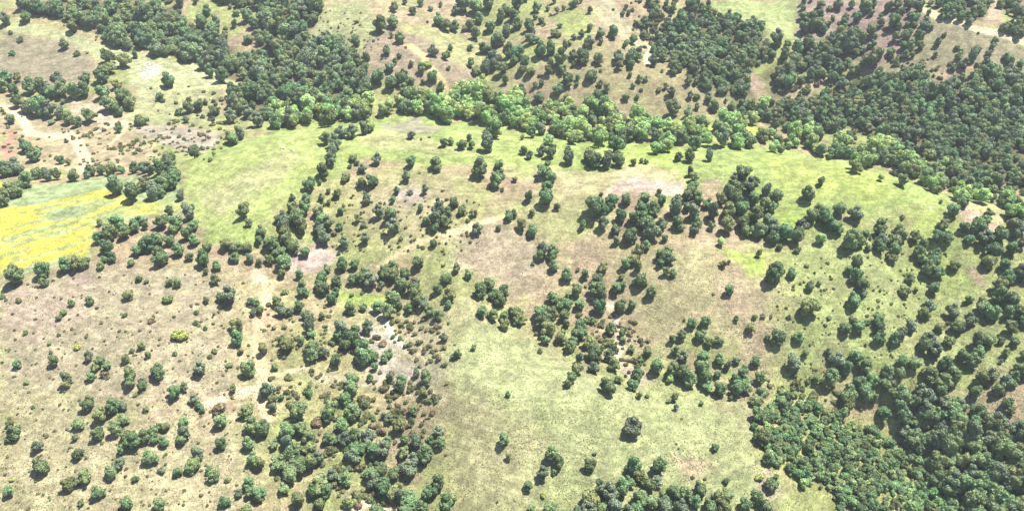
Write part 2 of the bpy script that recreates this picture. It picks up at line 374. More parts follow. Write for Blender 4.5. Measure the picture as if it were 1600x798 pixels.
def leaf_material(name, c, var=.25, hue=.03, trans=.25):
    mt, t, b = new_mat(name); N = t.nodes; L = t.links
    oi = N.new('ShaderNodeObjectInfo'); geo = N.new('ShaderNodeNewGeometry')
    hs = N.new('ShaderNodeHueSaturation'); hs.inputs['Color'].default_value = (*c, 1)
    def mapr(src, a, b_):
        r = N.new('ShaderNodeMapRange'); r.inputs[3].default_value = a; r.inputs[4].default_value = b_; L.new(src, r.inputs[0]); return r.outputs[0]
    L.new(mapr(oi.outputs['Random'], .5 - hue, .5 + hue), hs.inputs['Hue'])
    m_ = N.new('ShaderNodeMath'); m_.operation = 'MULTIPLY_ADD'; m_.inputs[1].default_value = 7.31; L.new(oi.outputs['Random'], m_.inputs[0])
    fr = N.new('ShaderNodeMath'); fr.operation = 'FRACT'; L.new(m_.outputs[0], fr.inputs[0])
    ml = N.new('ShaderNodeMath'); ml.operation = 'MULTIPLY'
    L.new(mapr(fr.outputs[0], 1 - var, 1 + var), ml.inputs[0]); L.new(mapr(geo.outputs['Random Per Island'], .72, 1.3), ml.inputs[1])
    L.new(ml.outputs[0], hs.inputs['Value'])
    L.new(hs.outputs[0], b.inputs['Base Color']); b.inputs['Roughness'].default_value = .62; b.inputs['Specular IOR Level'].default_value = .3
    if trans:
        tr = N.new('ShaderNodeBsdfTranslucent'); L.new(hs.outputs[0], tr.inputs['Color'])
        mx = N.new('ShaderNodeMixShader'); mx.inputs[0].default_value = trans
        L.new(b.outputs[0], mx.inputs[1]); L.new(tr.outputs[0], mx.inputs[2]); L.new(mx.outputs[0], N['Material Output'].inputs['Surface'])
    return mt
def bark_material():
    mt, t, b = new_mat('oak_bark'); N = t.nodes; L = t.links
    n = N.new('ShaderNodeTexNoise'); n.inputs['Scale'].default_value = 6; r = N.new('ShaderNodeValToRGB')
    r.color_ramp.elements[0].color = (.05, .04, .03, 1); r.color_ramp.elements[1].color = (.14, .11, .085, 1)
    L.new(n.outputs['Fac'], r.inputs[0]); L.new(r.outputs[0], b.inputs['Base Color']); b.inputs['Roughness'].default_value = .9
    return mt
M_OAK = leaf_material('oak_leaves', (.142, .215, .092), .32, .03, .18)
M_OAK2 = leaf_material('olive_oak_leaves', (.172, .212, .085), .28, .03, .18)
M_OAK3 = leaf_material('grey_oak_leaves', (.150, .195, .115), .25, .02, .18)
M_SHRUB = leaf_material('shrub_leaves', (.15, .20, .08), .25, .03)
M_PALE = leaf_material('pale_spring_leaves', (.38, .50, .20), .25, .03, .35)
M_YEL = leaf_material('yellow_bloom', (.34, .38, .11), .12, .01)
M_BRN = leaf_material('russet_twigs', (.21, .17, .095), .2, .02)
M_THK = leaf_material('thicket_leaves', (.17, .25, .100), .42, .05)
M_BARK = bark_material()
M_TUFT = leaf_material('dry_grass_blades', (.17, .18, .085), .1, .02, .2)

def mesh_np(name, V, faces, mats, fm=None):
    me = D.meshes.new(name)
    V = np.asarray(V, np.float32); n = len(V)
    me.vertices.add(n); me.vertices.foreach_set('co', V.ravel())
    sizes = np.concatenate([np.full(len(f), f.shape[1]) for f in faces]); idx = np.concatenate([f.ravel() for f in faces])
    me.loops.add(len(idx)); me.loops.foreach_set('vertex_index', idx.astype(np.int32))
    me.polygons.add(len(sizes)); st = np.concatenate([[0], np.cumsum(sizes)[:-1]])
    me.polygons.foreach_set('loop_start', st.astype(np.int32)); 
    if fm is not None: me.polygons.foreach_set('material_index', np.asarray(fm, np.int32))
    for m_ in mats: me.materials.append(m_)
    me.update(calc_edges=True)
    return me

# ---------------------------------------------------------------- the ground sheet
ny, nx = X.shape
V = np.stack([X, Y, Z], -1).reshape(-1, 3)
ii = np.arange(ny * nx).reshape(ny, nx)
Q = np.stack([ii[:-1, :-1], ii[:-1, 1:], ii[1:, 1:], ii[1:, :-1]], -1).reshape(-1, 4)
gm = mesh_np('terrain', V, [Q], [ground_material()])
gm.polygons.foreach_set('use_smooth', np.ones(len(Q), bool))
ca = gm.color_attributes.new('cover', 'FLOAT_COLOR', 'POINT')
ca.data.foreach_set('color', np.concatenate([RGB.reshape(-1, 3), np.ones((ny * nx, 1))], 1).astype(np.float32).ravel())
terrain = D.objects.new('terrain', gm); COL.objects.link(terrain); terrain['kind'] = 'structure'
terrain['label'] = 'rolling dry hillsides with pale soil, olive grass and a green plateau'

# ---------------------------------------------------------------- tree crowns
def ico(r=1.0):
    t = (1 + 5 ** .5) / 2
    v = np.array([(-1,t,0),(1,t,0),(-1,-t,0),(1,-t,0),(0,-1,t),(0,1,t),(0,-1,-t),(0,1,-t),(t,0,-1),(t,0,1),(-t,0,-1),(-t,0,1)], float)
    f = np.array([(0,11,5),(0,5,1),(0,1,7),(0,7,10),(0,10,11),(1,5,9),(5,11,4),(11,10,2),(10,7,6),(7,1,8),(3,9,4),(3,4,2),(3,2,6),(3,6,8),(3,8,9),(4,9,5),(2,4,11),(6,2,10),(8,6,7),(9,8,1)])
    return v / np.linalg.norm(v[0]) * r, f
IV, IF = ico()
def crown_mesh(name, seed, mat, n_lobes=11, n_leaf=1500, size=.048, flat=.80, bottom=.14, tall=.9, ragged=.5):
    """crown one unit across, standing on z=0"""
    r = np.random.default_rng(seed)
    C, R = [], []
    for k in range(n_lobes):
        for _ in range(30):
            d = r.normal(size=3); d /= np.linalg.norm(d); d[2] = d[2] * .85 + .08
            rad = .30 * (0.45 + .62 * r.random()) if k else .05
            c = np.array([d[0] * rad * 1.12, d[1] * rad * 1.12, bottom + (tall - bottom) * .46 + d[2] * rad * (tall * 1.55)])
            if all(np.linalg.norm(c - o) > .13 for o in C): break
        C.append(c); R.append(.115 + .095 * r.random() if k else .31)
    C = np.array(C); R = np.array(R)
    share = R ** 2 / (R ** 2).sum(); V = []; F4 = []; nV = 0
    cen = np.repeat(np.arange(n_lobes), np.maximum(1, (share * n_leaf * 1.5).astype(int)))
    d = r.normal(size=(len(cen), 3)); d /= np.linalg.norm(d, axis=1)[:, None]
    rad = R[cen] * (1.0 - .22 * r.random(len(cen)) ** 2 + ragged * .25 * np.maximum(0, r.random(len(cen)) - .75))
    p = C[cen] + d * rad[:, None] * np.array([1, 1, flat])
    keep = np.ones(len(p), bool)
    for c, q in zip(C, R): keep &= ~(np.linalg.norm((p - c) / np.array([1, 1, flat]), axis=1) < q * .72)
    p, d = p[keep], d[keep]
    nn = d + r.normal(size=d.shape) * .55; nn /= np.linalg.norm(nn, axis=1)[:, None]
    a = np.cross(nn, r.normal(size=d.shape)); a /= np.linalg.norm(a, axis=1)[:, None]; b = np.cross(nn, a)
    s = size * (.6 + .8 * r.random(len(p)))[:, None]; s2 = s * (.55 + .5 * r.random(len(p)))[:, None]
    q = np.stack([p - a * s, p - b * s2 + nn * s * .25, p + a * s, p + b * s2 - nn * s * .2], 1).reshape(-1, 3)
    f = np.arange(len(q)).reshape(-1, 4)
    cv, cf = [], []; base = len(q)
    for c, q_ in zip(C, R):
        jit = 1 + r.normal(size=(12, 1)) * .08
        cv.append(c + IV * q_ * .80 * jit * np.array([1, 1, flat])); cf.append(IF + base); base += 12
    return mesh_np(name, np.concatenate([q] + cv), [f, np.concatenate(cf)], [mat])
def trunk_mesh(name, seed, h=.50, r0=.035, mat=None):
    r = np.random.default_rng(seed); V, Fq = [], []
    def limb(p0, p1, ra, rb, n=6):
        p0, p1 = np.array(p0, float), np.array(p1, float); ax = (p1 - p0) / np.linalg.norm(p1 - p0)
        a = np.cross(ax, [0.3, 1, .1]); a /= np.linalg.norm(a); b = np.cross(ax, a); base = sum(map(len, V))
        mid = (p0 + p1) / 2 + r.normal(size=3) * .012
        for c, rr in ((p0, ra), (mid, (ra + rb) / 2), (p1, rb)):
            V.append(np.array([c + (a * math.cos(t) + b * math.sin(t)) * rr for t in np.linspace(0, 2 * math.pi, n, endpoint=False)]))
        for k in range(2):
            for j in range(n): Fq.append((base + k * n + j, base + k * n + (j + 1) % n, base + (k + 1) * n + (j + 1) % n, base + (k + 1) * n + j))
    fork = (r.normal() * .02, r.normal() * .02, h * .48)
    limb((0, 0, -.09), fork, r0 * 1.25, r0 * .8)
    for k in range(4):
        a = k * 1.57 + r.random()
        limb(fork, (math.cos(a) * .22, math.sin(a) * .22, h * (.85 + .35 * r.random())), r0 * .6, r0 * .2, 5)
    return mesh_np(name, np.concatenate(V), [np.array(Fq)], [mat or M_BARK])
NV = 18
CROWN = [crown_mesh('oak_crown', 100 + k, M_OAK2 if k in (3, 7, 10, 15) else M_OAK3 if k in (5, 9, 13) else M_OAK, n_lobes=int(10 + (k * 5) % 7), n_leaf=1900, size=.042, bottom=.06, tall=.92 + .05 * (k % 5), flat=.95, ragged=.8) for k in range(NV)]
TRUNK = [trunk_mesh('oak_trunk', 200 + k) for k in range(4)]
SHRUB = [crown_mesh('shrub_leaves', 300 + k, M_SHRUB, n_lobes=6, n_leaf=520, size=.075, bottom=.0, tall=.62, flat=.7) for k in range(5)]
PALE = [crown_mesh('pale_crown', 320 + k, M_PALE, n_lobes=13, n_leaf=1500, tall=1.0, flat=.95) for k in range(4)]
YELB = crown_mesh('bloom_leaves', 340, M_YEL, n_lobes=6, n_leaf=700, size=.06, bottom=0, tall=.5, flat=.6)
BRNB = [crown_mesh('russet_leaves', 350 + k, M_BRN, n_lobes=7, n_leaf=420, size=.07, bottom=0, tall=.5, flat=.6, ragged=1.2) for k in range(2)]
THK = [crown_mesh('thicket_leaves', 360 + k, M_THK, n_lobes=6, n_leaf=520, size=.07, bottom=0, tall=.9, flat=.9, ragged=1.1) for k in range(5)]

# ---------------------------------------------------------------- where the photograph's trees stand
TREES = """T 0 0
165,105,80 40,135,70 460,170,85 410,280,70 68,205,28s 130,252,42s 80,335,38s 485,335,48s 547,328,26s 740,245,110 680,360,95 790,375,110 845,345,45 695,420,95 640,470,110 535,490,80 735,525,75 650,570,110 780,600,110 810,650,90 695,650,120 745,705,60 570,715,110 1055,505,105 1000,605,55 1180,675,80 1245,655,85 1285,635,40 1345,690,85 1110,700,50 1165,745,50 1330,745,35s 1440,730,90 1450,640,90 1120,78,36s 1290,72,65 1350,135,65 1322,152,30s 1408,175,35s 1465,155,50 1260,150,90 1050,10,40 1125,12,75 1220,12,40 1385,8,60 1490,25,60 1435,45,30 1475,80,50 1540,110,80 1580,150,70 1550,240,70 1490,335,30
40,480,90 115,490,60 20,540,80 90,560,80 190,545,100 280,560,110 370,510,90 400,560,110 470,570,110 535,570,90 330,575,90 110,640,80 180,660,110 250,670,130 320,690,100 395,630,40 380,710,80 430,740,90 480,765,70 325,760,50s 75,745,70 740,785,45 880,755,100s 1560,560,100 1500,590,100 1450,570,90
T 400 0
865,50,70 855,140,85 780,165,95 847,222,35 895,240,75 622,260,75 815,318,65 893,350,42 868,385,40 968,400,45 838,420,70 1030,435,60 1070,400,60y 760,470,110 845,520,90 910,490,90 965,510,60 920,565,75 1045,510,40 1100,480,80 1150,550,60 1105,325,75 1185,350,65 1215,300,40 1200,430,35s 735,255,22s 935,295,25s 1070,138,22s 630,135,35s 975,70,60 1025,25,50 930,15,40 1090,55,40 1150,35,30 1145,130,85 1185,160,80 1235,170,70 1245,70,55 1330,160,70 1300,180,45 1395,120,70 1370,220,70 1335,300,45 1460,170,80 1530,110,70 1560,60,80 1340,400,60 1370,440,70 1430,430,90 1480,390,100 1540,430,85 1555,505,50 1430,300,90 1500,250,100 1560,200,80 1570,330,90 1290,30,110 1370,40,100 1450,30,90 1250,600,110 1400,530,110p 710,620,110p 330,640,110p 250,620,60p 1150,650,120p 1080,680,90 1320,660,130p 1410,690,100p 370,580,60p 790,690,80 970,680,60 1500,620,100 1480,730,80 1560,740,80 1180,700,80p 450,740,120 320,720,80 210,740,110 120,760,100 60,700,80 560,690,90 640,720,80 700,690,70 830,690,60 1060,600,40s
T 800 0
80,0,40 150,50,75 225,55,38 240,95,25s 280,70,40 320,50,40 260,10,40 370,30,50 395,25,50 430,10,30 485,70,38 145,110,40 180,130,50 200,150,30 105,165,80 120,210,70 295,160,40 262,205,60 295,215,40 435,215,50 385,232,38 485,180,45 555,210,65 630,205,85 480,265,70 460,290,50 552,262,40 330,290,50 360,270,35 155,250,50 110,250,75 175,320,90 240,320,80 300,370,100 440,360,105 380,350,60 535,370,80 385,405,35 240,400,50 230,440,60 315,430,60 30,340,90 80,400,75 110,440,70 60,440,60 15,380,60 170,470,30s 345,490,85 355,525,50 410,490,40 405,525,35 490,470,90 550,440,30s 550,520,50 590,560,60 530,590,75 505,610,50 145,535,40 185,520,40 285,560,75 710,50,35 690,85,40 725,85,35 630,60,22s 775,145,50 835,165,60 820,220,50 755,250,65 712,265,40 700,290,35 660,360,75 665,410,60 735,360,85 780,350,80 740,400,70 790,320,60 875,390,65 733,470,38 790,490,50 830,497,40 755,540,35 805,560,30 778,605,38 710,605,55 935,445,28s 1010,450,50 915,560,42 960,540,40 990,580,60 1100,510,60 1145,510,50 1110,600,45 1150,600,50 1225,620,55 1260,665,75 1225,590,40 1295,725,22s 1330,630,30 770,680,60 570,670,130 620,700,100 460,700,80 380,700,70 300,650,70 200,690,90 340,610,50 170,610,80 60,570,80 830,740,80 680,740,80 1000,680,110 1100,710,70 1150,670,40 1170,750,80 1210,770,50 1370,670,60 1440,650,80 1420,710,80 1490,670,80 1560,650,90p 1540,720,70 40,650,120p 60,720,110p 130,760,90p 20,760,80p 260,740,80p 380,770,80p 500,760,80 970,785,80p 1060,785,80p 1430,770,80p 1300,790,90p 30,30,90 10,100,80 30,150,80
870,100,50 900,60,50 930,100,45 870,40,45 960,140,45 1000,60,50 960,30,45 850,20,50 900,10,45
T 1200 0
220,10,50 265,5,30 215,50,40 325,30,60 325,85,60 380,55,40 435,30,75 515,35,50 600,35,110 650,30,60 640,80,50 700,100,30 745,50,70 820,80,60 800,30,80 870,30,80 930,50,90 220,100,70 260,150,100 225,180,80 320,150,80 370,150,50 345,190,60 400,120,40 480,120,50 550,115,70 525,155,30 460,165,70 550,180,40 545,205,35 450,215,90 500,260,110 570,250,90 695,145,60 780,140,90 810,170,50 905,115,75 910,155,50 870,150,40 970,150,75 1010,175,40 635,200,80 660,230,40 655,270,50 630,290,40 790,235,60 860,220,80 935,230,80 840,285,60 880,300,70 945,290,60 760,325,60 765,360,40 795,390,45 850,345,60 895,350,40 1050,270,50 1040,340,38 1098,220,35s 1175,300,38 1200,325,50p 1185,355,50 1270,350,80 1220,400,70 1310,310,40 1415,250,45 1400,290,40 1370,335,50 1475,355,60 1150,435,40 1050,430,30s 1300,400,40 1355,390,50 1340,440,100 1390,450,110 1280,475,60 1310,465,70 1500,445,80 1540,490,70 955,415,60 870,440,60 930,430,60 640,370,140 680,340,80 600,390,60 50,260,90 20,340,70 120,280,60 180,275,60 250,250,80 270,300,100 350,290,100 1310,205,22s 1540,255,25s 1080,105,60s 1000,80,40 1110,70,80
260,470,70 400,480,80 300,430,50 460,520,80 200,500,60 360,570,60s 240,560,60s 200,600,50s 1500,380,60 1570,400,50
T 0 200
1450,60,100 1500,40,80 1520,520,105 1555,590,55 170,110,110 225,160,110 100,240,120 40,260,110 380,200,60 430,215,45 175,320,110 240,280,90 300,300,80 360,295,70 100,375,125 30,440,100 460,300,80 575,270,75 545,295,50 640,265,70 700,260,90 760,260,60 840,250,80 900,250,80 712,312,55 730,370,120 830,400,130 900,350,100 960,400,110 930,260,90 1000,260,90 1060,190,110 1060,250,110 1100,290,90 1040,310,100 1020,360,100 1080,340,90 1000,400,80 1130,420,70 1215,155,90 415,80,35s 740,10,50 1260,125,40s 575,190,22s 235,72,18s 310,55,18s
625,590,50 740,590,120 690,650,120 620,680,90 780,650,100 680,740,110 840,610,90 890,570,80 910,610,60 1010,580,110 1060,520,60 1100,590,110 1180,530,100 1200,490,40 1215,600,90 1170,660,90 1080,630,80 920,720,120 990,690,90 1060,700,80 1220,700,80 1290,740,70 860,760,80 1000,770,90 1120,760,90 1410,720,80 1470,740,80 1540,740,80
T 400 200
530,30,75 600,25,90 675,15,70 430,70,85 490,100,90 480,145,80 465,200,85 420,270,95 335,355,90 400,340,35 455,395,35 505,410,70 412,435,50 455,465,38 612,185,60 630,215,40 665,250,65 585,240,35s 570,300,65 555,325,45 665,340,75 725,335,85 690,430,60 690,460,50 757,195,70 970,45,55 1030,72,20s 1080,55,22s 970,205,85 1120,210,95 1130,250,60 940,305,70 1020,280,18s 1170,95,60 1215,85,50 1285,105,70 1330,65,50 1345,105,60 1440,100,110 1390,255,125 1515,225,75 1490,320,110 1520,290,80 1535,385,30s 880,390,50 855,445,48 963,403,40s 1055,390,50 1135,455,40 1235,465,75 1025,503,50 1285,512,65 1360,527,55 765,535,75 840,540,110 530,515,55 640,565,55 670,598,45 860,620,95 905,685,40s 885,715,18s 1320,578,32s 1140,510,90 1190,540,100 1120,580,100 1190,590,80 1060,575,60 1115,620,70 1380,630,80 1515,620,45 1575,550,70 685,690,70 550,720,70 1110,715,62
230,440,50 310,450,80 240,500,100 300,500,90 170,560,110 260,570,120 290,620,100 390,520,80 420,580,110 400,620,100 450,600,90 430,690,90 410,660,80 520,610,60 490,650,50b 40,640,80 20,700,60 100,720,120 190,650,110 200,700,110 180,600,100 230,740,100 310,775,70 150,770,100 515,780,30
T 800 200
65,60,35 75,140,60 110,170,55 185,145,65 240,145,100 350,180,110 480,170,100 510,200,110 590,210,100 660,195,100 755,215,50 805,205,35 835,210,35 1035,180,65 1110,180,80 1225,180,65 205,260,120 240,310,90 215,370,80 215,430,120 105,435,70 18,320,40 280,490,50 125,525,50 10,540,50 60,610,80 125,640,90 190,770,90 250,770,80 440,610,55 510,490,140 590,500,60 560,520,70 620,445,100 710,450,80 555,410,35s 610,490,60 830,430,75 915,400,45 930,450,70 800,480,60 565,600,80 680,550,85 640,640,70 650,705,60 730,670,110 800,530,110 870,500,110 830,580,120 870,640,120 930,600,90 760,560,90 950,690,50 780,775,90 830,730,70 950,775,110
1110,280,55 1135,310,70 1130,360,80 1110,400,90 1090,430,80 1015,500,110 1090,490,70 1030,590,90 1050,620,60 1130,530,100 1150,600,80 1140,640,60 1155,440,80 1215,470,80 1440,275,110 1385,315,60 1400,360,110 1345,400,110 1300,450,80 1390,440,110 1480,370,100 1520,330,60 1500,430,110 1580,400,80 1430,500,110 1340,520,120 1250,530,110 1340,610,120 1240,610,60 1440,580,110 1510,540,120 1570,480,90 1530,640,100 1450,640,80 1590,580,80 1570,640,70 1300,710,60p 1535,785,50
120,25,90 180,10,80 260,15,80 320,50,60 380,50,60 440,70,50s 480,30,90p 560,20,90p 620,40,70 680,50,70 740,50,60 880,50,70 940,55,70 1020,75,60 1135,90,120 1300,75,110 1385,80,70 1480,85,90 1575,70,60 1200,50,80p 1080,60,70
T 1200 200
60,80,80 75,140,60 130,80,60 235,105,50 330,140,80 385,175,45 280,120,50 400,140,80 440,150,80 510,150,90 570,160,80 620,170,70 660,190,80 710,190,70 760,200,80 820,220,80 920,265,90 980,300,120 1010,250,80 1080,330,100 1060,280,80 1150,340,70 1200,330,80 1250,350,80 1300,370,70 1390,440,60 1400,380,70 1480,420,80 1530,450,90 1570,480,80 1500,390,80 1430,350,80 1350,330,80 1280,300,80 1220,290,80 640,90,80p 730,110,110p 800,130,80p 840,180,70p 900,180,70p 1100,220,80p 1060,230,60p 870,250,70 950,220,70 1130,280,80
500,55,70 440,30,40 835,330,85 700,310,50p 330,330,60 250,415,100 1075,457,25 1150,510,105 1215,460,80 1375,525,70 1310,600,120 1215,620,80 1510,600,110 1085,605,85 1050,680,90 1110,680,90 920,680,75 1250,695,70 1350,690,110 1440,660,110 1540,640,100 1400,760,110 1510,760,90 1570,720,80 320,510,100 350,550,110 270,550,90 400,600,110 440,510,85 540,530,100 835,552,38s 330,690,80p 70,745,50s 180,765,50s 180,670,120 200,620,100 100,640,130 30,620,110 20,500,80 45,430,90 30,680,100 440,630,80 510,700,140 560,690,110 600,660,80 620,750,50 700,590,80 690,640,90 700,700,90 690,740,90 800,650,90 790,700,100 840,690,60 780,770,90 940,770,100 960,740,80 1030,790,90 1580,530,50
T 0 400
110,120,140 80,180,40 275,80,130 420,50,110 480,50,100 530,40,90 710,15,60 655,20,50 820,40,55 1010,10,110 280,172,65s 870,140,60s 918,155,40s 800,240,80 1060,170,60s 1110,170,65 1285,95,50 1355,60,70 1350,150,70 1435,245,130 1380,260,60 1290,275,48 1575,285,60 1580,355,50 18,250,45s 125,275,45s 450,298,50s 565,285,60s 780,365,45s 395,345,60s 365,385,50s 162,475,45s 368,490,30s 308,542,32s 1040,270,70s 1225,350,40s 1222,415,45s 1280,450,40s 1328,415,25s 1480,425,95 1490,520,95 1500,590,50 485,565,50y 1125,485,110y 945,400,60b 885,555,60 825,590,35s 790,640,60 925,615,50 560,630,60 600,690,70 630,660,70 670,680,60 660,730,60b 570,750,65 115,665,75 340,655,75 425,770,85 820,750,110 990,720,110 1255,710,90 1090,605,45s 1340,590,45s 1310,620,45s 1435,675,45s 1355,785,25s 1550,700,120 890,780,60 1270,15,110 1180,5,60 1460,5,80 1560,20,60 630,65,60s 165,785,40s
T 400 400
180,30,110 90,25,70 20,40,50 165,110,65 275,120,60 285,170,60 290,225,70 315,230,50 180,218,50s 445,80,60 410,130,80 505,150,90 540,50,90 615,50,80 420,200,100 390,180,70 475,270,80 495,220,60 610,145,80 670,120,110 720,150,100 860,50,70 800,110,90 860,110,100 930,110,90 910,170,110 980,180,110 780,185,50 590,320,90 670,320,55 760,320,80 860,260,130 830,340,110 890,300,70 1000,260,120 1040,290,80 960,330,60 1080,340,80 1130,370,80 1200,300,60 1015,45,85 1165,55,30s 1185,140,90 1135,200,80 1215,235,100 1250,80,65 1325,115,65 1400,210,110 1450,180,90 1520,280,90 1545,220,90 1480,240,80 1410,340,90 1480,370,80 1550,370,80 1590,340,50 1550,430,75 10,300,40 30,340,60 130,290,70 160,340,80 270,320,70 210,350,60 410,375,50 330,400,80 340,440,90 310,370,60 430,435,35s 350,480,70 205,540,110 280,530,60 160,520,60 360,570,110 350,620,90 420,600,80 50,580,80 540,470,130 600,500,140 560,540,110 520,500,90 480,540,50s 695,450,80 720,525,40s 855,500,40s 680,590,130 650,560,90 720,620,100 680,640,110 500,650,90 800,640,60 830,610,70 745,690,55 710,760,50 840,760,60 600,770,100 910,770,80 1060,760,100 1000,730,60 1130,430,60b 1170,505,60 1255,610,60 1230,625,40 1355,570,45 1095,650,30s 1180,670,35s 930,560,35s 120,690,60s 205,740,25s 790,540,70b 760,500,50b 660,230,30s 600,240,30s
T 800 400
170,5,60 245,5,65 260,70,70 130,45,30s 340,120,90 455,115,60 410,85,30s 565,75,80 705,55,70 760,20,80 785,75,65 925,40,65 980,20,75 910,0,40 460,185,25s 530,140,80 530,190,110 550,220,110 540,310,110 400,215,90 345,240,35 420,300,80 260,260,90 330,300,110 650,185,90 690,180,60 680,130,50 805,155,100 760,165,50 865,225,85 960,100,60 1005,105,60 1312,45,60 1350,35,30 1350,215,75 1345,185,40b 1255,235,22s 670,320,90 745,305,65 610,455,85 685,480,55 690,520,50 745,575,60 845,590,80 30,350,90 60,390,80 20,400,60 180,350,100 200,400,120 250,370,110 230,450,110 330,370,80 340,420,60 300,500,90 210,520,70 430,430,110 420,480,100 360,570,80 370,540,90 490,530,100 500,590,110 510,620,100 600,620,80 420,640,70 510,690,90 640,680,90 400,700,90 370,750,90 770,760,100 590,780,80 665,765,60 900,690,110 980,760,60p 1000,700,110 1060,640,80 1070,720,120 1100,770,100 1190,630,95 1180,700,110 1200,760,110 1290,645,80 1395,645,60 1340,690,60 1440,710,80 1280,730,60 1390,780,90 1460,770,80 1515,655,75 1545,765,90 1120,420,70 1205,400,80 1170,490,85 1225,540,65 1285,520,70 1055,495,65 1000,515,55 1020,585,65 1072,400,22s 1395,390,38 1480,440,75 1510,380,40s 1565,370,40s 1590,510,40 175,590,40s 150,480,30s 460,400,60s 500,400,60s 590,540,60s 560,560,60b 640,570,50s 760,640,60b 800,640,50s
T 1200 400
30,110,150 145,105,80 240,60,35s 255,190,70 315,165,45 245,300,140 60,310,22s 18,375,28s 130,380,38s 380,380,40s 360,430,28s 550,40,90 540,120,110 500,80,70 580,180,90 590,230,60 530,270,110 515,290,80 885,140,75 845,215,90 920,210,40 1020,30,110 1050,90,110 990,80,100 960,20,80 1155,60,80 1030,195,90 775,5,80 1360,30,100 1470,50,90 1570,100,120 1480,130,110 1430,180,100 1430,240,120 1250,265,65 1510,270,120 1320,310,110 1380,340,120 1560,350,90 1500,350,90 1510,440,100 1590,420,70 990,320,110 960,360,80 1140,345,90 1250,400,90 1180,440,100 1060,440,70 1120,420,30s 680,390,80 690,440,80 690,510,90 620,410,50s 560,430,100 480,450,90 520,420,70 880,440,90 810,490,110 780,520,80 60,500,120 180,510,75 990,510,100 960,550,110 1030,590,110 1130,530,80 1300,530,90 1370,520,90 1450,530,50 1530,530,80 1480,605,60 1450,655,30 1550,690,80 1530,740,80 1590,620,60 375,590,60 230,605,50 150,670,110 170,740,35s 540,620,110 430,640,110 480,690,110 600,680,110 380,760,120 300,770,60 740,720,100 820,730,80 730,770,100 830,650,80 900,660,100 1200,620,90 1260,650,110 1310,600,80 1000,740,110 1090,680,110 1150,740,120 1080,770,110 1320,750,110 1390,740,90 1470,790,90 720,365,22s 680,320,16s 860,320,18s 770,295,22s 330,215,20s 410,200,22s 350,210,18s 960,310,20s 570,770,110 640,770,90
T 0 598
420,5,70 820,0,80 895,20,60 850,68,40s 1095,60,90 1150,30,55 1455,40,55 1215,100,70 1245,140,60 1265,170,40 1365,140,110b 555,130,95 710,140,110 775,145,60 625,200,100 495,250,85 62,250,55 90,300,110 60,345,60 620,310,95 775,225,80 725,290,90 790,320,90 840,360,110 900,330,100 960,310,80 970,350,70 1030,370,70 1030,265,65 990,275,60 1150,240,80 1155,310,110 1140,350,80 1380,240,100 1380,380,80 240,395,80 265,510,125 910,165,45s 945,455,110 1010,540,50 765,410,70 750,490,85 700,560,90 540,580,110 440,620,110 620,680,90 800,740,110 850,590,50 60,670,85 510,745,50 1000,760,90 1240,450,100 1220,500,110 1190,530,80 1110,550,70 1310,540,60 1340,570,90 1420,600,45s 1405,735,80 1490,685,55 1560,620,90 1580,670,90 1540,780,70 1560,380,90 1575,470,90 1570,260,110 1540,170,110 1590,500,70 75,600,40y 295,328,30s 495,440,80 470,340,50
T 400 598
75,40,110 100,100,70 110,150,70 160,90,40 335,60,55 335,20,40 245,65,35s 270,170,150 600,20,110 560,90,90 905,20,85 1070,5,50 1040,60,70 460,150,130 450,200,100 600,180,130 540,260,110 680,130,80s 980,165,80 835,230,60 905,255,100 975,240,45 800,200,50 1048,230,25s 1135,300,80 1150,375,75 1090,370,60 470,345,100 120,380,70 50,280,120 20,300,80 200,300,120 280,270,110 340,330,100 200,370,100 240,430,130 330,400,120 150,490,120 230,520,130 280,500,130 330,490,120 390,470,90 220,580,110 20,500,90 30,680,100 20,720,60 180,650,85 270,720,110 400,620,150 360,670,100 440,660,110 550,590,110 480,580,90 620,320,110 560,340,100 640,400,130 610,450,110 740,400,130 800,420,120 700,340,110 820,370,80 930,350,70 920,430,90 1000,370,90 1050,440,130 950,520,120 990,480,100 780,530,130 720,560,120 860,560,100 800,640,130 850,680,110 740,620,100 900,700,110 960,720,130 1100,660,110 1140,620,100 1060,700,80 940,770,120 1040,770,110 1180,750,120 1220,710,80 580,740,100s 130,590,40s 400,750,90s 1545,355,85 1570,70,38 1575,460,50 1505,740,20s 780,290,70b 720,260,60b 640,700,70s 460,420,70s 380,240,80b
T 800 598
600,20,120 755,10,80 790,75,50 845,75,35 1010,90,60 975,110,35 1020,155,38 1058,222,20s 1180,125,35 1360,95,35 350,0,60 745,265,140 750,310,60 250,430,110 290,500,90 195,560,85 100,630,75 265,550,50 485,510,90 515,440,30s 750,510,120 800,580,100 915,510,120 480,700,140 560,640,120 600,690,130 680,640,130 730,610,90 840,630,110 900,610,80 800,700,130 640,770,140 870,740,110 940,720,110 1000,670,110 780,770,120 1080,680,100 1170,660,100 1130,720,110 1280,700,110 1330,690,100 1230,760,110 1050,760,110 1330,770,110 1265,395,60 1335,605,50 1205,595,25s 1125,585,30s 1040,405,16s 1025,378,16s 195,695,45y 120,780,60 240,780,100 410,790,110 1220,20,80 1290,30,110 1400,30,110 1450,20,100 1540,60,100 1520,110,90 1530,190,110 1560,320,120 1585,470,80 1545,580,70y 1590,630,70 1450,750,90 1520,710,110 1570,760,110 480,790,120 560,780,110 720,780,110 950,790,110
T 1200 598
